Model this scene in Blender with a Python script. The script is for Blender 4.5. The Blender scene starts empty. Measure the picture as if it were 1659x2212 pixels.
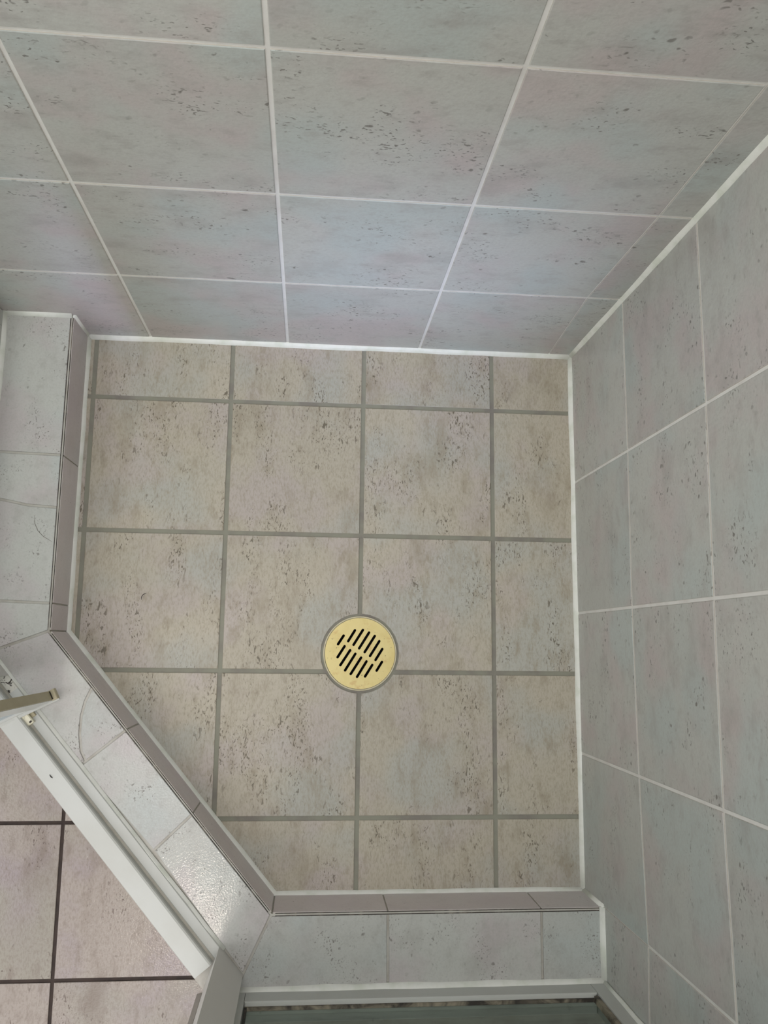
import bpy, bmesh, math, random
from mathutils import Vector, Matrix
random.seed(7)
S = bpy.context.scene
COL = S.collection

# ------------------------------------------------------------------ camera
cam_d = bpy.data.cameras.new('camera'); cam = bpy.data.objects.new('camera', cam_d); COL.objects.link(cam)
cam_d.sensor_width = 36.0; cam_d.lens = 29.26; cam_d.clip_start = 0.01
RIGHT = Vector((0.99591, 0.01133, 0.08963)); DOWN = Vector((0.02516, -0.98765, -0.15465)); FWD = Vector((0.08677, 0.15627, -0.98390))
m = Matrix((RIGHT, -DOWN, -FWD)).transposed().to_4x4(); m.translation = Vector((-0.3996, -0.4500, 1.2233))
cam.matrix_world = m
S.camera = cam

# ------------------------------------------------------------------ light and exposure
w = bpy.data.worlds.new('room_light'); S.world = w; w.use_nodes = True
bg = w.node_tree.nodes['Background']; bg.inputs[0].default_value = (1.0, 0.975, 0.98, 1); bg.inputs[1].default_value = 1.02

def area(name, loc, target, size, power, color, spread=180):
    d = bpy.data.lights.new(name, 'AREA'); o = bpy.data.objects.new(name, d); COL.objects.link(o)
    d.shape = 'RECTANGLE'; d.size, d.size_y = size; d.energy = power; d.color = color; d.spread = math.radians(spread)
    o.location = loc; o.rotation_euler = (Vector(target) - Vector(loc)).to_track_quat('-Z', 'Y').to_euler()
    return o
area('ceiling_lamp_light', (-0.78, -1.52, 2.40), (-0.72, -1.20, 0.0), (0.13, 0.13), 3.2, (1.0, 0.90, 0.78))
area('left_window_light', (-1.90, -0.95, 1.65), (-0.20, -0.45, 0.30), (1.20, 1.00), 7.4, (1.0, 0.97, 0.96))
area('overhead_fill_light', (-0.52, -0.56, 2.25), (-0.36, -0.58, 0.0), (0.90, 0.90), 10.5, (1.0, 0.97, 0.95))  # soft fill added above the shower to lift floor, curb and right wall
area('front_fill_light', (-0.75, -2.05, 1.60), (-0.15, -0.60, 0.20), (1.10, 0.90), 6.0, (1.0, 0.98, 0.97))  # unseen fill added in front to brighten walls and floor through the glass
area('blue_patch_light', (-0.10, -2.60, 1.75), (-0.30, 0.0, 0.22), (0.34, 0.16), 2.2, (0.56, 0.58, 1.0), 13)  # added bluish beam, narrowed to light a patch low on the back wall

vs = S.view_settings
S.display_settings.display_device = 'sRGB'
vs.view_transform = 'Standard'; vs.look = 'None'; vs.exposure = 0.06; vs.gamma = 1.0; vs.use_curve_mapping = False

# ------------------------------------------------------------------ materials
def lin(c):
    return tuple(((v / 255) / 12.92 if v / 255 <= 0.04045 else ((v / 255 + 0.055) / 1.055) ** 2.4) for v in c) + (1.0,)
class NT:
    def __init__(s, name):
        s.m = bpy.data.materials.new(name); s.m.use_nodes = True; s.t = s.m.node_tree; s.n = s.t.nodes; s.l = s.t.links
        s.b = s.n['Principled BSDF']
    def add(s, typ, **kw):
        o = s.n.new(typ)
        for k, v in kw.items(): setattr(o, k, v)
        return o
    def link(s, a, b): s.l.new(a, b)
    def noise(s, vec, scale, detail=2, rough=0.5, dist=0.0, stretch=None, off=0):
        if stretch or off:
            mp = s.add('ShaderNodeMapping'); mp.inputs['Scale'].default_value = stretch or (1, 1, 1)
            mp.inputs['Location'].default_value = (off, off * 1.7, off * 0.6); s.link(vec, mp.inputs[0]); vec = mp.outputs[0]
        n = s.add('ShaderNodeTexNoise'); n.inputs['Scale'].default_value = scale; n.inputs['Detail'].default_value = detail
        n.inputs['Roughness'].default_value = rough; n.inputs['Distortion'].default_value = dist
        s.link(vec, n.inputs['Vector']); return n.outputs[0]
    def ramp(s, fac, a, b, lo=0.0, hi=1.0):
        r = s.add('ShaderNodeMapRange'); r.interpolation_type = 'SMOOTHSTEP'
        r.inputs['From Min'].default_value = a; r.inputs['From Max'].default_value = b
        r.inputs['To Min'].default_value = lo; r.inputs['To Max'].default_value = hi
        s.link(fac, r.inputs['Value']); return r.outputs[0]
    def math(s, op, a, b):
        n = s.add('ShaderNodeMath', operation=op)
        for i, v in enumerate((a, b)):
            if hasattr(v, 'links'): s.link(v, n.inputs[i])
            else: n.inputs[i].default_value = v
        return n.outputs[0]
    def mix(s, fac, a, b):
        n = s.add('ShaderNodeMix', data_type='RGBA')
        for i, v in ((0, fac), (6, a), (7, b)):
            if hasattr(v, 'links'): s.link(v, n.inputs[i])
            else: n.inputs[i].default_value = v
        return n.outputs[2]
    def coords(s, rnd=True):
        tc = s.add('ShaderNodeTexCoord'); v = tc.outputs['Object']
        if rnd:
            oi = s.add('ShaderNodeObjectInfo'); mu = s.math('MULTIPLY', oi.outputs['Random'], 37.0)
            cb = s.add('ShaderNodeCombineXYZ')
            for i in range(3): s.link(mu, cb.inputs[i])
            ad = s.add('ShaderNodeVectorMath', operation='ADD'); s.link(v, ad.inputs[0]); s.link(cb.outputs[0], ad.inputs[1]); v = ad.outputs[0]
            s.rnd = oi.outputs['Random']
        return v
    def bump(s, h, strength, dist=0.001):
        b = s.add('ShaderNodeBump'); b.inputs['Strength'].default_value = strength; b.inputs['Distance'].default_value = dist
        s.link(h, b.inputs['Height']); s.link(b.outputs[0], s.b.inputs['Normal'])

def tile_mat(name, base, pink, green, dark, speck, stretch, dens=0.5, rough=0.38, mott=0.35, speck_scale=170, fine=0.25, bumps=0.25, soft=0.05, amt=0.8, bscale=240, spots=0.0):
    """glazed stone-look tile: soft clouds of two tints, streaky mottling, clustered dark pits"""
    t = NT(name); v = t.coords()
    c1 = t.noise(v, 11, 3, 0.55); c2 = t.noise(v, 8, 2, 0.5, off=5.3); c3 = t.noise(v, 26, 4, 0.6, stretch=stretch, off=2.1)
    col = t.mix(t.ramp(c1, 0.42, 0.66), lin(base), lin(pink))
    col = t.mix(t.ramp(c2, 0.48, 0.68, 0, 0.85), col, lin(green))
    col = t.mix(t.ramp(c3, 0.50, 0.78, 0, mott), col, lin(dark))
    c4 = t.noise(v, 75, 4, 0.65, stretch=stretch, off=17.3)
    col = t.mix(t.ramp(c4, 0.50, 0.72, 0, mott * 0.75), col, lin(dark))
    f = t.noise(v, 420, 2, 0.6, stretch=stretch, off=9)
    col = t.mix(t.ramp(f, 0.40, 0.75, 0, fine), col, lin(dark))
    sp = t.noise(v, speck_scale, 2, 0.55, 0.6, stretch=stretch, off=3.7)
    cl = t.noise(v, 24, 3, 0.6, stretch=stretch, off=7.9)
    th = 0.70 - 0.06 * dens
    a = t.ramp(sp, th, th + soft); mk = t.ramp(cl, 0.47, 0.62, 0.12 + soft, 1.0)
    sm = t.math('MULTIPLY', a, mk)
    sp2 = t.noise(v, speck_scale * 2.3, 1, 0.5, 0.4, stretch=stretch, off=13.1)
    b2 = t.math('MULTIPLY', t.ramp(sp2, th - 0.01, th + 0.05), t.ramp(cl, 0.50, 0.64, 0.03, 1.0))
    sm = t.math('MAXIMUM', sm, b2)
    col = t.mix(t.math('MULTIPLY', sm, amt), col, lin(speck))
    if spots:
        wv = t.noise(v, 90, 2, 0.5, off=31); cx = t.add('ShaderNodeCombineXYZ')
        for i in range(3): t.link(t.math('MULTIPLY', wv, 0.012 if i != 1 else 0.009), cx.inputs[i])
        sm_ = t.add('ShaderNodeVectorMath', operation='ADD'); t.link(v, sm_.inputs[0]); t.link(cx.outputs[0], sm_.inputs[1])
        mp_ = t.add('ShaderNodeMapping'); mp_.inputs['Scale'].default_value = tuple(0.55 + 0.45 * q for q in stretch); t.link(sm_.outputs[0], mp_.inputs[0])
        vo = t.add('ShaderNodeTexVoronoi'); vo.inputs['Scale'].default_value = 105; t.link(mp_.outputs[0], vo.inputs['Vector'])
        sx = t.add('ShaderNodeSeparateColor'); t.link(vo.outputs['Color'], sx.inputs[0])
        rad = t.ramp(sx.outputs[0], 0.50, 1.0, 0.0, 0.20)
        sp3 = t.ramp(t.math('SUBTRACT', rad, vo.outputs['Distance']), -0.07, 0.06, 0.0, 1.0)
        sp3 = t.math('MULTIPLY', t.math('MULTIPLY', sp3, t.ramp(sx.outputs[0], 0.50, 0.56)), t.ramp(cl, 0.42, 0.60, 0.22, 1.0))
        col = t.mix(t.math('MULTIPLY', sp3, spots), col, lin(speck))
    hs = t.add('ShaderNodeHueSaturation'); t.link(t.ramp(t.rnd, 0, 1, 0.965, 1.035), hs.inputs['Value']); t.link(col, hs.inputs['Color'])
    t.link(hs.outputs[0], t.b.inputs['Base Color'])
    t.b.inputs['Roughness'].default_value = rough; t.b.inputs['Specular IOR Level'].default_value = 0.42
    h = t.math('SUBTRACT', t.noise(v, bscale, 2, 0.5, off=21), t.math('MULTIPLY', sm, 0.9))
    t.bump(h, bumps, 0.0008)
    return t.m

M = {}
M['tile_back'] = tile_mat('wall_tile_glaze', (184, 185, 179), (185, 177, 174), (177, 185, 181), (156, 152, 148), (116, 113, 108), (0.5, 1, 1), 0.95, 0.36, 0.55, 175, soft=0.12, amt=0.85, spots=0.9)
M['tile_right'] = tile_mat('side_wall_tile_glaze', (184, 185, 179), (185, 177, 174), (177, 185, 181), (156, 152, 148), (116, 113, 108), (1, 0.55, 1), 0.90, 0.36, 0.55, 175, soft=0.12, amt=0.85, spots=0.9)
M['tile_curb'] = tile_mat('curb_tile_glaze', (187, 188, 183), (186, 180, 179), (182, 188, 185), (161, 158, 153), (120, 116, 110), (1, 0.8, 1), 1.05, 0.11, 0.45, 190, bumps=0.22, soft=0.10, bscale=420, spots=0.7)
M['tile_floor'] = tile_mat('shower_floor_tile_glaze', (182, 175, 159), (182, 173, 166), (174, 175, 167), (148, 138, 118), (92, 84, 68), (1, 0.40, 1), 1.25, 0.45, 0.75, 230, 0.5, 0.35)
M['tile_out'] = tile_mat('bathroom_floor_tile_glaze', (158, 149, 141), (152, 142, 142), (152, 148, 136), (126, 114, 104), (92, 78, 70), (1, 0.45, 1), 1.0, 0.16, 0.8, 200, 0.5, 0.24, soft=0.08, bscale=420)

def plain(name, c, rough=0.5, c2=None, scale=60, fac=0.4, metallic=0.0, bump=0.0, spec=0.5):
    t = NT(name); v = t.coords(False)
    n = t.noise(v, scale, 4, 0.6)
    col = t.mix(t.ramp(n, 0.40, 0.72, 0, fac), lin(c), lin(c2 or tuple(int(q * 0.85) for q in c)))
    t.link(col, t.b.inputs['Base Color']); t.b.inputs['Roughness'].default_value = rough; t.b.inputs['Metallic'].default_value = metallic
    t.b.inputs['Specular IOR Level'].default_value = spec
    if bump: t.bump(t.noise(v, scale * 6, 2), bump, 0.0006)
    return t.m
M['grout_wall'] = plain('white_grout', (222, 221, 216), 0.7, (205, 200, 194), 30, 0.6)
M['grout_floor'] = plain('grey_green_grout', (142, 142, 128), 0.8, (128, 122, 116), 22, 0.9, bump=0.3)
M['grout_out'] = plain('dark_brown_grout', (58, 46, 40), 0.8, (36, 28, 24), 40, 0.8)
M['grout_curb'] = plain('pale_curb_grout', (188, 186, 178), 0.8, (166, 160, 150), 40, 0.8)
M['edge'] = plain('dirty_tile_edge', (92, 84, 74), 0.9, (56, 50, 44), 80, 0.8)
M['tile_body'] = plain('bare_tile_edge', (196, 190, 180), 0.7)
M['caulk'] = plain('white_silicone', (232, 233, 226), 0.42, (206, 212, 196), 28, 0.7, bump=0.15)
M['white'] = plain('white_powder_coat', (190, 192, 187), 0.38, (178, 178, 170), 9, 0.5)
M['white_post'] = plain('white_painted_post', (208, 206, 200), 0.45, (196, 193, 186), 9, 0.5)
M['post_seal'] = plain('grey_brown_seal', (172, 164, 156), 0.6)
M['beige'] = plain('aged_beige_plastic', (176, 168, 140), 0.55, (160, 150, 122), 20, 0.6)
M['ivory'] = plain('ivory_plastic', (226, 222, 200), 0.35, (206, 198, 168), 60, 0.5)
M['dark'] = plain('drain_darkness', (16, 14, 13), 0.9)
M['pivot_dark'] = plain('dark_gap', (52, 46, 38), 0.8)
M['groove'] = plain('grey_beige_groove', (186, 182, 170), 0.6, (160, 154, 140), 40, 0.6)
M['fibre'] = plain('dark_hair', (46, 40, 36), 0.6)
M['hair'] = plain('brown_hair', (104, 92, 78), 0.6)
M['plaster'] = plain('painted_backing', (205, 204, 198), 0.8)

def brass():
    t = NT('pale_aged_brass'); v = t.coords(False)
    col = t.mix(t.ramp(t.noise(v, 30, 3, 0.6), 0.42, 0.72, 0, 0.6), lin((214, 198, 134)), lin((202, 182, 112)))
    col = t.mix(t.ramp(t.noise(v, 55, 4, 0.65, off=4), 0.55, 0.70, 0, 0.55), col, lin((190, 150, 92)))
    col = t.mix(t.ramp(t.noise(v, 210, 3, 0.6, off=8), 0.645, 0.72, 0, 0.75), col, lin((92, 78, 44)))
    t.link(col, t.b.inputs['Base Color']); t.b.inputs['Roughness'].default_value = 0.42; t.b.inputs['Metallic'].default_value = 0.15
    t.bump(t.noise(v, 120, 3), 0.08); return t.m
M['brass'] = brass()
M['brass_rim'] = plain('pale_rim', (206, 198, 168), 0.45, (180, 170, 138), 80, 0.6)

def mould(name, base, spots, lo, hi, scale=90):
    t = NT(name); v = t.coords(False)
    n = t.noise(v, scale, 4, 0.65, 0.8)
    col = t.mix(t.ramp(n, lo, hi), lin(base), lin(spots))
    t.link(col, t.b.inputs['Base Color']); t.b.inputs['Roughness'].default_value = 0.6; return t.m
M['gasket'] = mould('mouldy_gasket', (140, 132, 114), (44, 38, 32), 0.36, 0.66, 26)
M['gasket_black'] = mould('black_mould_gasket', (74, 66, 54), (20, 18, 16), 0.30, 0.52, 50)
M['mould_white'] = mould('white_strip_with_black_mould', (206, 204, 194), (44, 36, 28), 0.56, 0.62, 95)

def glass_mat():
    t = NT('smoky_green_glass'); v = t.coords(False)
    tr = t.add('ShaderNodeBsdfTransparent'); tr.inputs[0].default_value = (0.50, 0.54, 0.51, 1)
    t.b.inputs['Base Color'].default_value = lin((92, 100, 92)); t.b.inputs['Roughness'].default_value = 0.12
    film = t.ramp(t.noise(v, 14, 4, 0.6, stretch=(1, 1, 3)), 0.45, 0.75, 0.22, 0.46)
    streak = t.ramp(t.noise(v, 60, 3, 0.6, stretch=(1, 1, 0.25), off=3), 0.62, 0.72, 0, 0.35)
    mx = t.add('ShaderNodeMixShader'); t.link(t.math('ADD', film, streak), mx.inputs[0])
    t.link(tr.outputs[0], mx.inputs[1]); t.link(t.b.outputs[0], mx.inputs[2])
    t.link(mx.outputs[0], t.n['Material Output'].inputs[0]); return t.m
M['glass'] = glass_mat()
def clear_glass():
    t = NT('clear_glass')
    tr = t.add('ShaderNodeBsdfTransparent'); tr.inputs[0].default_value = (0.93, 0.96, 0.94, 1)
    gl_ = t.add('ShaderNodeBsdfGlossy'); gl_.inputs['Roughness'].default_value = 0.05
    mx = t.add('ShaderNodeMixShader'); mx.inputs[0].default_value = 0.06
    t.link(tr.outputs[0], mx.inputs[1]); t.link(gl_.outputs[0], mx.inputs[2])
    t.link(mx.outputs[0], t.n['Material Output'].inputs[0]); return t.m
M['clear_glass'] = clear_glass()
def door_glass():
    t = NT('pale_door_glass')
    tr = t.add('ShaderNodeBsdfTransparent'); tr.inputs[0].default_value = (0.86, 0.92, 0.90, 1)
    t.b.inputs['Base Color'].default_value = lin((196, 204, 214)); t.b.inputs['Roughness'].default_value = 0.15
    mx = t.add('ShaderNodeMixShader'); mx.inputs[0].default_value = 0.6
    t.link(tr.outputs[0], mx.inputs[1]); t.link(t.b.outputs[0], mx.inputs[2])
    t.link(mx.outputs[0], t.n['Material Output'].inputs[0]); return t.m
M['door_glass'] = door_glass()

# ------------------------------------------------------------------ helpers
def add_obj(name, verts, faces, mats, parent=None, fm=None, smooth=False, origin=True):
    c = sum((Vector(v) for v in verts), Vector()) / len(verts) if origin else Vector()
    me = bpy.data.meshes.new(name); me.from_pydata([Vector(v) - c for v in verts], [], faces)
    for mm in (mats if isinstance(mats, (list, tuple)) else [mats]): me.materials.append(mm)
    if fm:
        for p, i in zip(me.polygons, fm): p.material_index = i
    if smooth:
        for p in me.polygons: p.use_smooth = True
    me.validate(); me.update()
    o = bpy.data.objects.new(name, me); COL.objects.link(o); o.location = c
    if parent:
        o.parent = parent; o.location = c - wloc(parent)
    return o
def wloc(o):
    return Vector(o.location) + (wloc(o.parent) if o.parent else Vector())
def empty(name, loc):
    o = bpy.data.objects.new(name, None); COL.objects.link(o); o.location = loc; o.empty_display_size = 0.05; return o
def tag(o, label=None, cat=None, group=None, kind=None):
    for k, v in (('label', label), ('category', cat), ('group', group), ('kind', kind)):
        if v: o[k] = v
    return o
def prism(name, foot, z0, z1, mat, parent=None, bev=0.0):
    """vertical prism on a plan polygon, top edge softened"""
    foot = ccw(foot); n = len(foot)
    rings = [[(x, y, z0) for x, y in foot]]
    if bev:
        rings.append([(x, y, z1 - bev) for x, y in foot]); rings.append([(x, y, z1) for x, y in inset2(foot, bev)])
    else: rings.append([(x, y, z1) for x, y in foot])
    v = [p for r in rings for p in r]; f = [list(range(n))[::-1]]
    for k in range(len(rings) - 1):
        for i in range(n): f.append([k * n + i, k * n + (i + 1) % n, (k + 1) * n + (i + 1) % n, (k + 1) * n + i])
    f.append([(len(rings) - 1) * n + i for i in range(n)])
    return add_obj(name, v, f, mat, parent)
def sarea(p): return 0.5 * sum(p[i][0] * p[(i + 1) % len(p)][1] - p[(i + 1) % len(p)][0] * p[i][1] for i in range(len(p)))
def ccw(p): p = [tuple(q) for q in p]; return p if sarea(p) > 0 else p[::-1]
def inset2(p, d):
    """offset a CCW polygon inwards; d is one distance or one for each edge"""
    n = len(p); ds = d if isinstance(d, (list, tuple)) else [d] * n; out = []
    for i in range(n):
        a, b, c = Vector(p[i - 1]), Vector(p[i]), Vector(p[(i + 1) % n])
        e1, e2 = (b - a).normalized(), (c - b).normalized()
        n1, n2 = Vector((-e1.y, e1.x)), Vector((-e2.y, e2.x)); d1, d2 = ds[i - 1], ds[i]
        den = e1.x * e2.y - e1.y * e2.x
        if abs(den) < 1e-3: q = b + n1 * (d1 + d2) / 2
        else:
            pa, pb = b + n1 * d1, b + n2 * d2
            tt = ((pb - pa).x * e2.y - (pb - pa).y * e2.x) / den; q = pa + e1 * tt
        out.append((q.x, q.y))
    return out
def clip(p, n, c):
    """keep the side of the polygon where dot(n, q) >= c"""
    out = []
    for i in range(len(p)):
        a, b = p[i], p[(i + 1) % len(p)]
        da = n[0] * a[0] + n[1] * a[1] - c; db = n[0] * b[0] + n[1] * b[1] - c
        if da >= 0: out.append(a)
        if da * db < 0:
            t = da / (da - db); out.append((a[0] + t * (b[0] - a[0]), a[1] + t * (b[1] - a[1])))
    res = []
    for q in out:
        if not res or (Vector(q) - Vector(res[-1])).length > 1e-4: res.append(q)
    if len(res) > 1 and (Vector(res[0]) - Vector(res[-1])).length < 1e-4: res.pop()
    return res
def notch(p, ctr, r):
    """cut a round bite out of a CCW polygon that has one corner inside the circle"""
    C = Vector(ctr); n = len(p); ins = [(Vector(q) - C).length < r for q in p]
    if not any(ins): return p
    def hit(a, b):
        a, b = Vector(a), Vector(b); d = b - a; A = d.dot(d); B = 2 * d.dot(a - C); K = (a - C).dot(a - C) - r * r
        q = B * B - 4 * A * K
        return sorted((-B + s * math.sqrt(q)) / (2 * A) for s in (-1, 1)) if q > 0 else []
    out = []
    for i in range(n):
        a, b = p[i], p[(i + 1) % n]
        if not ins[i]: out.append(a)
        if not ins[i] and ins[(i + 1) % n]:
            t = [s for s in hit(a, b) if 0 <= s <= 1][0]; q0 = Vector(a).lerp(Vector(b), t)
            j = (i + 1) % n
            while ins[j]: j = (j + 1) % n
            a2, b2 = p[j - 1], p[j]; t = [s for s in hit(a2, b2) if 0 <= s <= 1][-1]; q1 = Vector(a2).lerp(Vector(b2), t)
            t0 = math.atan2(*(q0 - C).yx); t1 = math.atan2(*(q1 - C).yx)
            dt = (t1 - t0 + math.pi) % (2 * math.pi) - math.pi
            out += [(C.x + r * math.cos(t0 + dt * k / 9), C.y + r * math.sin(t0 + dt * k / 9)) for k in range(10)]
    return out
def tile(parent, poly, plane, mat, edge, thick=0.006, bev=0.0008, name='tile'):
    """one tile: poly is its face outline in plane coordinates (already inset), plane maps (u, v, depth) to a point"""
    p = ccw(poly); n = len(p); q = inset2(p, bev)
    flip = plane.flip
    rings = [[plane(u, v, -thick) for u, v in p], [plane(u, v, -bev * 0.7) for u, v in p], [plane(u, v, 0) for u, v in q]]
    v = [x for r in rings for x in r]; f = []; fm = []
    for k in range(2):
        for i in range(n):
            f.append([k * n + i, k * n + (i + 1) % n, (k + 1) * n + (i + 1) % n, (k + 1) * n + i]); fm.append(1 if k == 0 else 0)
    f.append([2 * n + i for i in range(n)]); fm.append(0)
    f.append([i for i in range(n)][::-1]); fm.append(1)
    if flip: f = [x[::-1] for x in f]
    return add_obj(name, v, f, [mat, edge], parent, fm)
class Plane:
    """origin, u axis, v axis, outward normal"""
    def __init__(s, o, u, v):
        s.o, s.u, s.v = Vector(o), Vector(u).normalized(), Vector(v).normalized(); s.n = s.u.cross(s.v); s.flip = False
    def __call__(s, a, b, d): return s.o + s.u * a + s.v * b + s.n * d
def jit(d): return random.uniform(-d, d)
def bead(name, pts, a, b, r, mat, parent=None, step=0.035, wob=0.12, e=-0.0012):
    """silicone fillet along a polyline; a and b are the in-surface directions of its two feet (one for each point or one for all)"""
    n = len(pts); A = a if isinstance(a[0], (tuple, list, Vector)) else [a] * n; B = b if isinstance(b[0], (tuple, list, Vector)) else [b] * n
    P = []
    for i in range(n - 1):
        k = max(1, int((Vector(pts[i + 1]) - Vector(pts[i])).length / step))
        for j in range(k + (1 if i == n - 2 else 0)):
            t = j / k; P.append((Vector(pts[i]).lerp(Vector(pts[i + 1]), t), Vector(A[i]).lerp(Vector(A[i + 1]), t), Vector(B[i]).lerp(Vector(B[i + 1]), t)))
    v, f = [], []
    for p, x, y in P:
        ra = r * (1 + jit(wob)); rb = r * (1 + jit(wob))
        v += [p + x * e + y * e, p + x * ra + y * e, p + x * ra * 0.95 + y * 0.0004, p + x * ra * 0.50 + y * rb * 0.50, p + y * rb * 0.95 + x * 0.0004, p + y * rb + x * e]
    N = 6
    for i in range(len(P) - 1):
        for k in range(N): f.append([i * N + k, i * N + (k + 1) % N, (i + 1) * N + (k + 1) % N, (i + 1) * N + k])
    f.append(list(range(N))); f.append([(len(P) - 1) * N + k for k in range(N)][::-1])
    o = add_obj(name, v, f, mat, parent)
    bm = bmesh.new(); bm.from_mesh(o.data); bmesh.ops.recalc_face_normals(bm, faces=bm.faces); bm.to_mesh(o.data); bm.free()
    for p in o.data.polygons: p.use_smooth = True
    return o
def plate(name, outer, holes, z1, z0, mat, parent=None, mats=None):
    """flat plate with real holes in it"""
    bm = bmesh.new(); E = []
    for lp in [outer] + holes:
        vs_ = [bm.verts.new((x, y, z1)) for x, y in lp]
        E += [bm.edges.new((vs_[i], vs_[(i + 1) % len(vs_)])) for i in range(len(vs_))]
    bmesh.ops.triangle_fill(bm, use_beauty=True, use_dissolve=False, edges=E)
    g = bmesh.ops.extrude_face_region(bm, geom=bm.faces[:])
    for x in g['geom']:
        if isinstance(x, bmesh.types.BMVert): x.co.z = z0
    bmesh.ops.recalc_face_normals(bm, faces=bm.faces)
    c = Vector((sum(p[0] for p in outer) / len(outer), sum(p[1] for p in outer) / len(outer), z1))
    bmesh.ops.translate(bm, verts=bm.verts, vec=-c)
    me = bpy.data.meshes.new(name); bm.to_mesh(me); bm.free(); me.materials.append(mat)
    o = bpy.data.objects.new(name, me); COL.objects.link(o); o.location = c
    if parent: o.parent = parent; o.location = c - wloc(parent)
    return o
def circle(c, r, n=64): return [(c[0] + r * math.cos(2 * math.pi * i / n), c[1] + r * math.sin(2 * math.pi * i / n)) for i in range(n)]
def box(name, x0, x1, y0, y1, z0, z1, mat, parent=None, bev=0.001):
    return prism(name, [(x0, y0), (x1, y0), (x1, y1), (x0, y1)], z0, z1, mat, parent, bev)
def wire(name, pts, r, mat, parent=None):
    """thin round strand through points"""
    v, f = [], []; n = len(pts); K = 6; P = [Vector(p) for p in pts]
    for i, p in enumerate(P):
        d = (P[min(i + 1, n - 1)] - P[max(i - 1, 0)]).normalized(); s = d.cross(Vector((0, 0, 1))); s = s.normalized() if s.length > 1e-5 else Vector((1, 0, 0)); u = s.cross(d)
        rr = r * (0.35 if i in (0, n - 1) else 1)
        v += [p + (s * math.cos(2 * math.pi * k / K) + u * math.sin(2 * math.pi * k / K)) * rr for k in range(K)]
    for i in range(n - 1):
        for k in range(K): f.append([i * K + k, i * K + (k + 1) % K, (i + 1) * K + (k + 1) % K, (i + 1) * K + k])
    f.append(list(range(K))[::-1]); f.append([(n - 1) * K + k for k in range(K)])
    return add_obj(name, v, f, mat, parent, smooth=True)

# ------------------------------------------------------------------ plan of the shower (metres; back wall y = 0, right wall x = 0, floor z = 0)
HC = 0.080                                                            # curb height
A, B, C, D = Vector((-0.738, 0.0)), Vector((-0.7385, -0.438)), Vector((-0.437, -0.793)), Vector((0.0, -0.793))
dg = (C - B).normalized(); nd = Vector((dg.y, -dg.x))                 # along the diagonal, and out of the shower
if nd.x > 0: nd = -nd
def DP(s, n): q = B + dg * s + nd * n; return (q.x, q.y)              # point on the diagonal: along, out
LD = (C - B).length
XO, YO, NO = -0.885, -0.935, 0.122                                    # outer faces of the curb
def on_diag_x(x, n): s = (x - B.x - nd.x * n) / dg.x; return DP(s, n)
def on_diag_y(y, n): s = (y - B.y - nd.y * n) / dg.y; return DP(s, n)

# ---- walls
ZR = [0.0, 0.2185, 0.4308, 0.6425, 0.855, 1.0675, 1.280]
XB = [-1.458, -1.254, -1.0505, -0.848, -0.6462, -0.4422, -0.2402, -0.0420, 0.0]
YR = [0.0, -0.2030, -0.4018, -0.6042, -0.7915, -0.9930, -1.195, -1.397, -1.599]
wb = box('wall_back', -1.458, 0.062, 0.0013, 0.06, -0.05, ZR[-1], M['grout_wall'], bev=0)
tag(wb, 'back shower wall of grey stone-look tiles with white grout', kind='structure')
wr = box('wall_right', 0.0013, 0.06, -1.599, 0.0, -0.05, ZR[-1], M['grout_wall'], bev=0)
tag(wr, 'right shower wall of grey stone-look tiles with white grout', kind='structure')
def jz(i, j, side):
    """small drift of the tiler's horizontal joints, as measured"""
    if side == 'r' and i == 4 and j == 1: return 0.010
    if side == 'r' and i == 2 and j in (1, 2): return -0.004
    if side == 'r' and i == 3 and j == 2: return -0.006
    return 0.0
pb = Plane((0, 0, 0), (1, 0, 0), (0, 0, 1))                            # normal -y
for j in range(len(ZR) - 1):
    for i in range(len(XB) - 1):
        lean = lambda k, r: (0.006 if r == 0 else (-0.005 if r == 1 else 0.001)) if k == 7 else 0.0
        q = [(XB[i] + lean(i, j), ZR[j]), (XB[i + 1] + lean(i + 1, j), ZR[j]), (XB[i + 1] + lean(i + 1, j + 1), ZR[j + 1]), (XB[i] + lean(i, j + 1), ZR[j + 1])]
        gl = 0.0010 if i == 7 else 0.0021; gr = 0.0010 if i == 6 else 0.0021
        g = [0.0019, gr if i != 7 else 0.001, 0.0019, gl]
        tile(wb, inset2(q, g), pb, M['tile_back'], M['tile_body'])
pr = Plane((0, 0, 0), (0, -1, 0), (0, 0, 1))                           # normal -x
for j in range(len(ZR) - 1):
    for i in range(len(YR) - 1):
        q = [(-YR[i], ZR[j] + jz(i, j, 'r')), (-YR[i + 1], ZR[j] + jz(i + 1, j, 'r')), (-YR[i + 1], ZR[j + 1] + jz(i + 1, j + 1, 'r')), (-YR[i], ZR[j + 1] + jz(i, j + 1, 'r'))]
        lo = 0.0008 if j == 0 and i == 4 else 0.0019
        tile(wr, inset2(q, [0.0017, 0.0008 if (i == 3 and j == 0) else 0.0020, 0.0017, lo]), pr, M['tile_right'], M['tile_body'])

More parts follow.
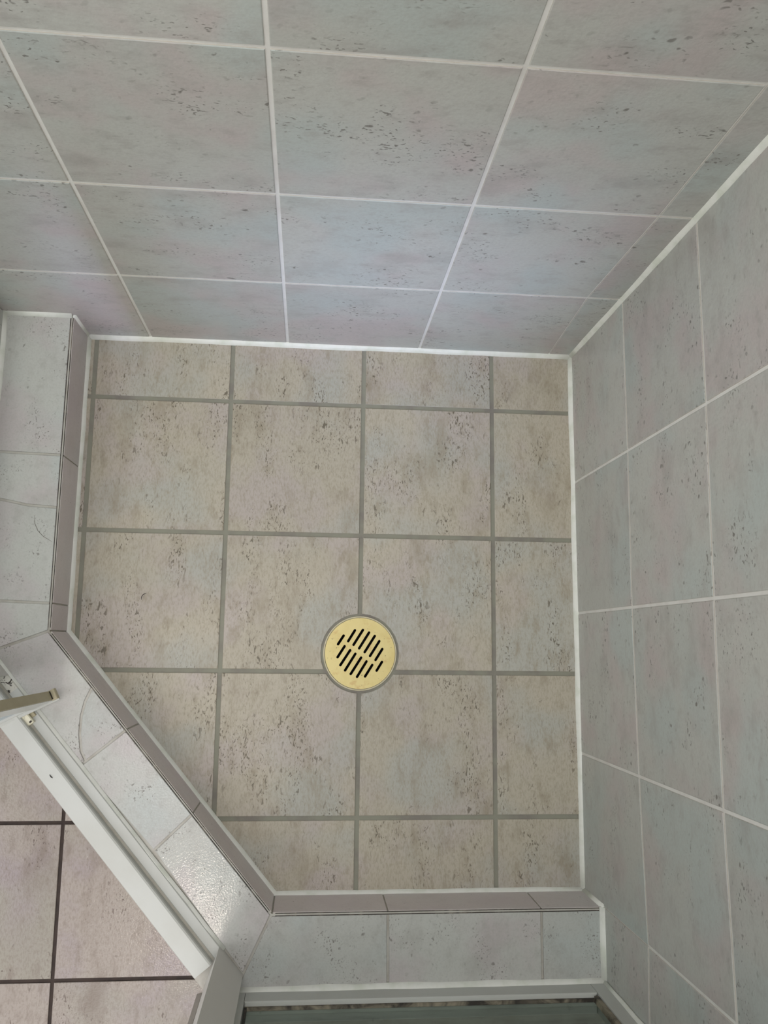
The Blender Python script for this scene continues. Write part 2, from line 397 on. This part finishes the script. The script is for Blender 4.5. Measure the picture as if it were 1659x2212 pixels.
# ---- shower floor
DC = (-0.3243, -0.4642); DR = 0.0530                                   # drain centre and rim radius
def fpoly():
    return [(A.x, 0.0), (B.x, B.y), (C.x, C.y), (0.0, D.y), (0.0, 0.0)]
fl = plate('floor', fpoly(), [circle(DC, 0.050, 40)], -0.0016, -0.05, M['grout_floor'])
tag(fl, 'shower floor of square beige stone-look tiles with grey-green grout', kind='structure')
pf = Plane((0, 0, 0), (1, 0, 0), (0, 1, 0))
XV = [-0.738, -0.7255, -0.5240, -0.3250, -0.1266, 0.0]
YH = [-0.793, -0.6930, -0.4908, -0.2922, -0.0935, 0.0]
for i in range(5):
    for j in range(5):
        x0, x1, y0, y1 = XV[i], XV[i + 1], YH[j], YH[j + 1]
        g = 0.0032
        q = [(x0 + (g if i else 0.001), y0 + (g if j else 0.001)), (x1 - (g if i < 4 else 0.001), y0 + (g if j else 0.001)), (x1 - (g if i < 4 else 0.001), y1 - (g if j < 4 else 0.001)), (x0 + (g if i else 0.001), y1 - (g if j < 4 else 0.001))]
        q = clip(q, (-nd.x, -nd.y), -(nd.dot(B)) + 0.001)
        if len(q) < 3 or abs(sarea(q)) < 4e-5: continue
        q = notch(ccw(q), DC, DR + 0.0040)
        tile(fl, q, pf, M['tile_floor'], M['tile_body'], bev=0.0006)

# ---- curb with tiled top and faces
cu = empty('shower_curb', (-0.62, -0.62, 0))
tag(cu, 'low angled shower curb covered in pale grey tiles around the floor', 'curb')
e = 0.0016
core = [(A.x - e, 0.0), (B.x - e, B.y - e * 0.4), (C.x - e * 0.4, C.y - e), (0.0, C.y - e), (0.0, YO), on_diag_y(YO, NO), on_diag_x(XO, NO), (XO, 0.0)]
plate('core', core, [], HC - 0.0016, 0.0, M['grout_curb'], cu)
pt = Plane((0, 0, HC), (1, 0, 0), (0, 1, 0))
def top(poly, gap=0.0016):
    q = inset2(ccw(poly), gap); c = sum((Vector(k) for k in q), Vector((0, 0))) / len(q)
    if c.x < -0.7395 and c.y > -0.455: q = clip(q, (-1, 0), 0.7424)
    elif c.y < -0.795 and c.x > -0.47: q = clip(q, (0, -1), 0.7974)
    else: q = clip(q, tuple(nd), nd.dot(B) + 0.0040)
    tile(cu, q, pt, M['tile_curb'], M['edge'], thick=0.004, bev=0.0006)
XI, YI, NI = -0.8315, -0.8845, 0.0735                                  # where the frame starts
xin = -0.7395; yin = -0.7945
mL = (-0.7990, -0.4608); mL2 = on_diag_x(-0.806, NI - 0.002)
top([(xin, 0.0), (XI, 0.0), (XI, -0.1985), (xin, -0.2010)])
top([(xin, -0.2010), (XI, -0.1985), (XI, -0.2610), (-0.8166, -0.2640), (-0.7800, -0.2710), (xin, -0.2735)])
top([(xin, -0.2735), (-0.7800, -0.2710), (-0.8166, -0.2640), (XI, -0.2610), (XI, -0.3990), (xin, -0.4020)])
top([(xin, -0.4020), (XI, -0.3990), (XI, -0.4420), (-0.8115, -0.4655), (xin - 0.0005, -0.4380)])
cut = [(-0.6800, -0.5100), (-0.6880, -0.5290), (-0.6918, -0.5480), (-0.6922, -0.5700), (-0.6890, -0.5920), (-0.6823, -0.6048)]
j1 = (-0.6312, -0.5634); j1o = (-0.6895, -0.6106); j2 = (-0.5348, -0.6626); j2o = (-0.5905, -0.7157)
top([(xin - 0.0005, -0.4380), (-0.8115, -0.4655), j1o] + cut[::-1])
top([cut[0], *cut[1:], j1])
top([j1, cut[-1], j1o, j2o, j2])
mR = (-0.4376, -0.7942); mRo = (-0.4716, -0.8662)
top([j2, j2o, mRo, mR])
top([mR, mRo, (-0.4790, YI), (-0.2868, YI), (-0.2876, yin)])
top([(-0.2876, yin), (-0.2868, YI), (-0.0838, YI), (-0.0840, yin)])
top([(-0.0840, yin), (-0.0838, YI), (0.0, YI), (0.0, yin)])
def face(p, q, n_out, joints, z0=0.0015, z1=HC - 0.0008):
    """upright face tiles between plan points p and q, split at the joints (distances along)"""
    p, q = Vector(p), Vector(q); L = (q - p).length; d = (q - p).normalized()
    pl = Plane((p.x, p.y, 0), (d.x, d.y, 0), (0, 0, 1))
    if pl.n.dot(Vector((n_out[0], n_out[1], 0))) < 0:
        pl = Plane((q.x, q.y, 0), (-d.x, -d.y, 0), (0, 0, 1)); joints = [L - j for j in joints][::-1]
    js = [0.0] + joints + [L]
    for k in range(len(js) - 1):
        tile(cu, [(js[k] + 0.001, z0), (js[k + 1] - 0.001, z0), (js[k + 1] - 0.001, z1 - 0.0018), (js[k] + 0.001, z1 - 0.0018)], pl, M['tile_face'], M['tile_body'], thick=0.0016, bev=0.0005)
M['tile_face'] = tile_mat('brightened_curb_face_tile', (210, 202, 201), (206, 196, 198), (208, 204, 203), (190, 182, 180), (120, 112, 108), (1, 1, 1), 0.0, 0.4)  # same tile as the curb top, colour lightened to offset shade on upright faces
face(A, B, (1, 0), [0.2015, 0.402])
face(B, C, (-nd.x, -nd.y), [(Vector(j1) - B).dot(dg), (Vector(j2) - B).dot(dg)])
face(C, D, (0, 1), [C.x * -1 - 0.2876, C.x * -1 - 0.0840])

# dark dirt caught along both edges of the grout on the curb's inner arris
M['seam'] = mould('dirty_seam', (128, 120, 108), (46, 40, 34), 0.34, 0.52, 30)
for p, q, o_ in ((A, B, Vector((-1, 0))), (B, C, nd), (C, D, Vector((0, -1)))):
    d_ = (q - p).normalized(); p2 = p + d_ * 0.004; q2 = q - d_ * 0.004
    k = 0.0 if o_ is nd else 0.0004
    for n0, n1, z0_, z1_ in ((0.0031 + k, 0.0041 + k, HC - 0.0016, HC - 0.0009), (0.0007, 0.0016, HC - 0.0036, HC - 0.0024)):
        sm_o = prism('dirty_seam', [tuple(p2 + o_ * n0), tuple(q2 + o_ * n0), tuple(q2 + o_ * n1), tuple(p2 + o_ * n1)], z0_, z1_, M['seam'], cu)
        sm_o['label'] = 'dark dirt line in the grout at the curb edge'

# ---- silicone and corner joints
ca = []
def caulk(n, pts, a, b, r, label, wob=0.12):
    o = bead(n, pts, a, b, r, M['caulk'], wob=wob); tag(o, label, kind='structure'); return o
caulk('trim_1', [(A.x, 0, 0), (0, 0, 0)], (0, -1, 0), (0, 0, 1), 0.0062, 'white silicone joint between back wall and shower floor')
caulk('trim_2', [(0, 0, 0), (0, -0.793, 0)], (-1, 0, 0), (0, 0, 1), 0.0056, 'white silicone joint between right wall and shower floor')
bi1 = Vector((1, 0)) + -nd; bi1 = bi1 / (1 + Vector((1, 0)).dot(-nd)); bi2 = Vector((0, 1)) + -nd; bi2 = bi2 / (1 + Vector((0, 1)).dot(-nd))
caulk('trim_3', [(A.x, 0, 0), (B.x, B.y, 0), (C.x, C.y, 0), (0, C.y, 0)], [(1, 0, 0), (bi1.x, bi1.y, 0), (bi2.x, bi2.y, 0), (0, 1, 0)], (0, 0, 1), 0.0048, 'white silicone joint along the foot of the curb')
caulk('trim_4', [(0, 0, 0.0), (0, 0, ZR[-1])], (-1, 0, 0), (0, -1, 0), 0.0050, 'white corner joint between back wall and right wall')
caulk('trim_5', [(A.x, 0, 0.003), (A.x, 0, HC)], (1, 0, 0), (0, -1, 0), 0.0034, 'thin white joint where curb face meets back wall')
caulk('trim_6', [(A.x - 0.002, 0, HC), (XI, 0, HC)], (0, -1, 0), (0, 0, 1), 0.0050, 'white silicone joint where curb top meets back wall')
caulk('trim_7', [(0, C.y, 0.003), (0, C.y, HC + 0.002)], (-1, 0, 0), (0, 1, 0), 0.0045, 'white joint where curb face meets right wall')
caulk('trim_8', [(0, C.y + 0.001, HC), (0, YI, HC)], (-1, 0, 0), (0, 0, 1), 0.0060, 'white silicone joint where curb top meets right wall')

# ---- bathroom floor outside the curb
fo = plate('floor_outside', [(-1.93, 0.0), (-1.93, -2.1), (0.0, -2.1), (0.0, YO - 0.001), on_diag_y(YO - 0.001, NO + 0.001), on_diag_x(XO - 0.001, NO + 0.001), (XO - 0.001, 0.0)], [], -0.0016, -0.05, M['grout_out'])
tag(fo, 'bathroom floor of pinkish beige tiles with dark brown grout', kind='structure')
for i in range(-6, 4):
    for j in range(-7, 4):
        x0 = -0.7268 + 0.2015 * i; y0 = -0.6965 + 0.2008 * j; g = 0.0024
        q = [(x0 + g, y0 + g), (x0 + 0.2015 - g, y0 + g), (x0 + 0.2015 - g, y0 + 0.2008 - g), (x0 + g, y0 + 0.2008 - g)]
        q = clip(q, (0, -1), 0.0); q = clip(q, (-1, 0), 0.0) if len(q) > 2 else q
        if len(q) < 3: continue
        cx, cy = x0 + 0.1, y0 + 0.1
        if cy > -0.42: q = clip(q, (-1, 0), -XO + 0.002)
        elif cx > -0.48: q = clip(q, (0, -1), -YO + 0.002)
        else: q = clip(q, tuple(nd), nd.dot(B) + NO + 0.002)
        if len(q) < 3 or abs(sarea(q)) < 2e-4: continue
        tile(fo, q, pf, M['tile_out'], M['grout_out'], bev=0.0007)

# ---- drain
dr = empty('floor_drain', (DC[0], DC[1], 0))
tag(dr, 'round pale brass floor drain with slanted slots in the beige floor', 'drain')
def ringmesh(name, r0, r1, z0, z1, mat, parent, n=72):
    v = []; f = []
    for r, z in ((r0, z0), (r0, z1 - 0.0004), (r0 + 0.0005, z1), (r1 - 0.0005, z1), (r1, z1 - 0.0005), (r1, z0)):
        v += [(DC[0] + r * math.cos(2 * math.pi * i / n), DC[1] + r * math.sin(2 * math.pi * i / n), z) for i in range(n)]
    for k in range(6):
        for i in range(n): f.append([k * n + i, ((k + 1) % 6) * n + i, ((k + 1) % 6) * n + (i + 1) % n, k * n + (i + 1) % n])
    o = add_obj(name, v, f, mat, parent); return o
ringmesh('rim', DR - 0.0016, DR + 0.0004, -0.012, 0.0006, M['brass_rim'], dr)
slots = [((605, 615), (535, 725)), ((750, 545), (665, 685)), ((853, 540), (735, 730)), ((933, 572), (808, 775)), ((1008, 615), (880, 822)), ((1068, 680), (950, 870)), ((1108, 780), (1022, 920)),
         ((620, 750), (532, 890)), ((692, 800), (570, 990)), ((760, 845), (632, 1055)), ((835, 893), (705, 1100)), ((905, 940), (787, 1135)), ((980, 985), (890, 1130)), ((1105, 945), (1038, 1055))]
holes = []
for p, q in slots:                                                     # slot ends in units of 1/8880 m from the drain centre
    a_ = Vector((DC[0] + (p[0] - 820) / 8880, DC[1] - (p[1] - 838) / 8880)); b_ = Vector((DC[0] + (q[0] - 820) / 8880, DC[1] - (q[1] - 838) / 8880))
    d = (b_ - a_).normalized(); t0 = math.atan2(d.y, d.x); lp = []
    for c_, base in ((b_, t0 - math.pi / 2), (a_, t0 + math.pi / 2)):
        lp += [(c_.x + 0.0019 * math.cos(base + math.pi * k / 6), c_.y + 0.0019 * math.sin(base + math.pi * k / 6)) for k in range(7)]
    holes.append(lp)
plate('grate', circle(DC, DR - 0.0021, 72), holes, 0.0004, -0.0030, M['brass'], dr)
n = 40; v = []; f = []
for r, z in ((DR - 0.0040, -0.0035), (DR - 0.0040, -0.045), (0.0, -0.045)):
    v += [(DC[0] + r * math.cos(2 * math.pi * i / n), DC[1] + r * math.sin(2 * math.pi * i / n), z) for i in range(n)] if r else [(DC[0], DC[1], z)]
for i in range(n):
    f.append([i, (i + 1) % n, n + (i + 1) % n, n + i]); f.append([n + i, n + (i + 1) % n, 2 * n])
add_obj('drain_cup', v, f, M['dark'], dr)

# ---- white door threshold on the diagonal curb
th = empty('door_threshold', (*DP(LD / 2, 0.095), HC))
tag(th, 'long white threshold strip with a groove on the angled curb', 'threshold')
def sweep_diag(name, prof, s0, s1, mat, parent):
    """extrude a closed (out, height) profile along the diagonal"""
    k = len(prof); v = [(*DP(s, a_), z) for s in (s0, s1) for a_, z in prof]
    f = [[i, (i + 1) % k, k + (i + 1) % k, k + i] for i in range(k)] + [list(range(k))[::-1], [k + i for i in range(k)]]
    o = add_obj(name, v, f, mat, parent)
    bm = bmesh.new(); bm.from_mesh(o.data); bmesh.ops.recalc_face_normals(bm, faces=bm.faces); bm.to_mesh(o.data); bm.free(); return o
S0, S1 = -0.030, LD - 0.006
Z0 = HC - 0.0014
sweep_diag('outer_strip', [(0.0895, Z0), (0.1175, Z0), (0.1180, 0.0915), (0.1165, 0.0945), (0.0925, 0.0985), (0.0905, 0.0975), (0.0895, 0.0955)], S0, S1, M['white'], th)
sweep_diag('inner_strip', [(0.0735, Z0), (0.0865, Z0), (0.0865, 0.0862), (0.0855, 0.0872), (0.0745, 0.0852), (0.0735, 0.0840)], 0.034, S1, M['white'], th)
sweep_diag('groove', [(0.0865, Z0), (0.0895, Z0), (0.0895, 0.0862), (0.0865, 0.0856)], S0, S1, M['groove'], th)
sweep_diag('mould_strip', [(0.0735, Z0), (0.0865, Z0), (0.0865, 0.0862), (0.0855, 0.0872), (0.0745, 0.0852), (0.0735, 0.0840)], S0, 0.034, M['mould_white'], th)['label'] = 'white strip end spotted with black mould'
bead('silicone', [(*DP(S0, 0.0737), HC), (*DP(S1, 0.0737), HC)], (-nd.x, -nd.y, 0), (0, 0, 1), 0.0036, M['caulk'], th, wob=0.2, e=0.0001)

# ---- corner posts
def post(foot, seal, label):
    c = sum((Vector(q) for q in foot), Vector((0, 0))) / len(foot)
    o = empty('corner_post', (c.x, c.y, HC)); tag(o, label, 'post')
    prism('post_body', foot, HC - 0.0015, 1.92, M['white_post'], o)
    if seal: prism('seal_strip', seal, 0.103, 1.92, M['post_seal'], o)
    return o
a_ = DP(LD - 0.0135, NI); b_ = DP(LD + 0.0335, NI)
side = (-0.5190, -0.8780)
post([a_, b_, (-0.4795, -0.8846), (-0.4795, -0.9120), (-0.5050, -0.9180), side], None, 'wide white corner post between door threshold and front glass panel')
mir = lambda p: (lambda q: DP(LD - (q - B).dot(dg), (q - B).dot(nd)))(Vector(p))
post([mir(p) for p in (a_, b_, (-0.4795, -0.8846), (-0.4795, -0.9120), (-0.5050, -0.9180), side)], None, 'white corner post behind the open door by the mouldy strip')
sp_ = prism('seal_strip', [(side[0] - 0.0005, side[1] - 0.0005), (side[0] - 0.0065, side[1] - 0.0020), (-0.5110, -0.9190), (-0.5050, -0.9180)], 0.0985, 1.92, M['post_seal'])
sp_.parent = bpy.data.objects['corner_post']; sp_.location -= bpy.data.objects['corner_post'].location

# ---- fixed glass panel on the front curb
gp = empty('glass_panel', (-0.235, -0.897, HC)); tag(gp, 'fixed smoky glass panel with white frame on the front curb', 'glass panel')
RZ = 0.1130
box('bottom_rail', -0.4665, -0.0225, -0.9100, -0.8850, HC - 0.0015, RZ, M['white'], gp, 0.0015)
box('wall_jamb', -0.0220, -0.0012, -0.9100, -0.8850, HC - 0.0015, 1.90, M['white'], gp, 0.0012)
box('corner_jamb', -0.4785, -0.4670, -0.9100, -0.8850, HC - 0.0015, 1.90, M['white'], gp, 0.0012)
box('glass_pane', -0.4660, -0.0230, -0.9000, -0.8950, RZ - 0.004, 1.88, M['glass'], gp, 0.0004)
box('gasket', -0.4660, -0.0230, -0.8948, -0.8905, RZ, RZ + 0.0035, M['gasket'], gp, 0.0006)
box('gasket', -0.4660, -0.4630, -0.8948, -0.8900, RZ + 0.0036, 1.88, M['gasket_black'], gp, 0.0006)
box('gasket', -0.0280, -0.0225, -0.8948, -0.8870, RZ + 0.0036, 1.88, M['gasket'], gp, 0.0006)
bead('silicone', [(-0.4765, -0.8850, HC), (0.0, -0.8850, HC)], (0, 1, 0), (0, 0, 1), 0.0055, M['caulk'], gp, wob=0.2)
bead('silicone', [(-0.0012, -0.8850, HC), (-0.0012, -0.8850, 1.88)], (-0.2, 1, 0), (-1, 0, 0), 0.0035, M['caulk'], gp, wob=0.2)
bead('silicone', [(-0.4770, -0.8850, HC), (-0.4770, -0.8850, 1.88)], (0.25, 1, 0), (1, 0, 0), 0.0030, M['caulk'], gp, wob=0.2)

# ---- fixed glass panel on the left curb
gl = empty('glass_panel', (-0.844, -0.235, HC)); tag(gl, 'fixed glass panel with white frame along the left curb by back wall', 'glass panel')
box('bottom_rail', -0.8570, -0.8320, -0.4560, -0.0225, HC - 0.0015, RZ, M['white'], gl, 0.0015)
box('wall_jamb', -0.8570, -0.8320, -0.0220, -0.0012, HC - 0.0015, 1.90, M['white'], gl, 0.0012)
box('glass_pane', -0.8470, -0.8420, -0.4550, -0.0230, RZ - 0.004, 1.88, M['clear_glass'], gl, 0.0004)
bead('silicone', [(-0.8320, 0.0, HC), (-0.8320, -0.4550, HC)], (1, 0, 0), (0, 0, 1), 0.0048, M['caulk'], gl, wob=0.2)

# ---- open pivot door
TIP = Vector((-0.7165, -0.5232)); dd = Vector((-0.0688, -0.0342)).normalized(); dn = Vector((-dd.y, dd.x))
if dn.y < 0: dn = -dn
def W(s, t_): q = TIP + dd * s + dn * t_; return (q.x, q.y)
do = empty('shower_door', (*W(0.05, 0.006), 0.098)); tag(do, 'white framed glass shower door standing open on its pivot', 'door')
DW, ZD, ZT = 0.56, 0.0975, 1.86
def dbox(name, s0, s1, t0, t1, z0, z1, mat, bev=0.0008, par=None): return prism(name, [W(s0, t0), W(s1, t0), W(s1, t1), W(s0, t1)], z0, z1, mat, par or do, bev)
dbox('stile', 0.0065, 0.0330, 0.0, 0.0125, ZD + 0.0040, ZT, M['white'])
dbox('seal_strip', 0.0048, 0.0064, 0.0005, 0.0122, ZD + 0.0130, ZT, M['beige'])['label'] = 'aged beige seal strip along the door edge'
dbox('end_cap', -0.0010, 0.0064, -0.0005, 0.0130, ZD + 0.0005, ZD + 0.0100, M['beige'])
dbox('cap_gap', 0.0040, 0.0064, 0.0010, 0.0118, ZD + 0.0101, ZD + 0.0128, M['pivot_dark'], 0.0002)
dbox('bottom_rail', 0.0, DW, -0.0022, 0.0085, ZD - 0.0030, ZD + 0.0004, M['white'], 0.0006)
dbox('rail_channel', 0.0335, DW, 0.0015, 0.0110, ZD + 0.0005, ZD + 0.0085, M['white'], 0.0006)
dbox('glass_pane', 0.0335, DW - 0.03, 0.0045, 0.0085, ZD + 0.0086, ZT, M['door_glass'], 0.0003)
dbox('stile', DW - 0.0295, DW, 0.0, 0.0125, ZD + 0.0040, ZT, M['white'])
# pivot hinge standing on the threshold under the door
pv = Vector(W(0.052, -0.004))
def pbox(name, s0, s1, n0, n1, z0, z1, mat, bev=0.001, par=None):
    P = lambda s, n_: (pv.x + dg.x * s + nd.x * n_, pv.y + dg.y * s + nd.y * n_)
    return prism(name, [P(s0, n0), P(s1, n0), P(s1, n1), P(s0, n1)], z0, z1, mat, par or do, bev)
ph = pbox('pivot_hinge', -0.002, 0.0125, -0.0085, 0.0035, 0.0835, 0.0935, M['ivory'], 0.0012)
ph['label'] = 'ivory plastic pivot hinge under the door'
pbox('pivot_slot', 0.0085, 0.0108, -0.0070, -0.0038, 0.0936, 0.0940, M['pivot_dark'], 0.0001, ph)
cap = prism('pivot_cap', circle((pv.x + nd.x * 0.001 - dg.x * 0.0015, pv.y + nd.y * 0.001 - dg.y * 0.0015), 0.0042, 20), 0.0936, 0.0944, M['ivory'], ph, 0.0004)
pbox('hinge_bracket', -0.006, 0.0065, -0.0140, -0.0086, 0.0835, 0.0890, M['beige'], 0.0006)

# ---- stray hairs
hr = wire('stray_hair', [(-0.6385, -0.3920, 0.0009), (-0.6392, -0.3885, 0.0009), (-0.6380, -0.3855, 0.0010), (-0.6350, -0.3832, 0.0009), (-0.6325, -0.3825, 0.0009)], 0.00042, M['fibre'])
tag(hr, 'short curled dark hair on a beige floor tile', 'hair')
fb = wire('lint_fibre', [(*DP(0.1485, 0.1040), 0.0973), (*DP(0.1520, 0.1042), 0.0974), (*DP(0.1545, 0.1034), 0.0974)], 0.0007, M['fibre'])
tag(fb, 'tiny dark fibre lying on the white threshold strip', 'fibre')
h2 = wire('stray_hair', [(-0.7700, -0.2850, HC + 0.0004), (-0.7690, -0.2960, HC + 0.0004), (-0.7640, -0.3060, HC + 0.0004), (-0.7570, -0.3130, HC + 0.0004), (-0.7450, -0.3200, HC + 0.0004)], 0.00022, M['hair'])
tag(h2, 'long thin hair curving over the pale curb tile', 'hair')
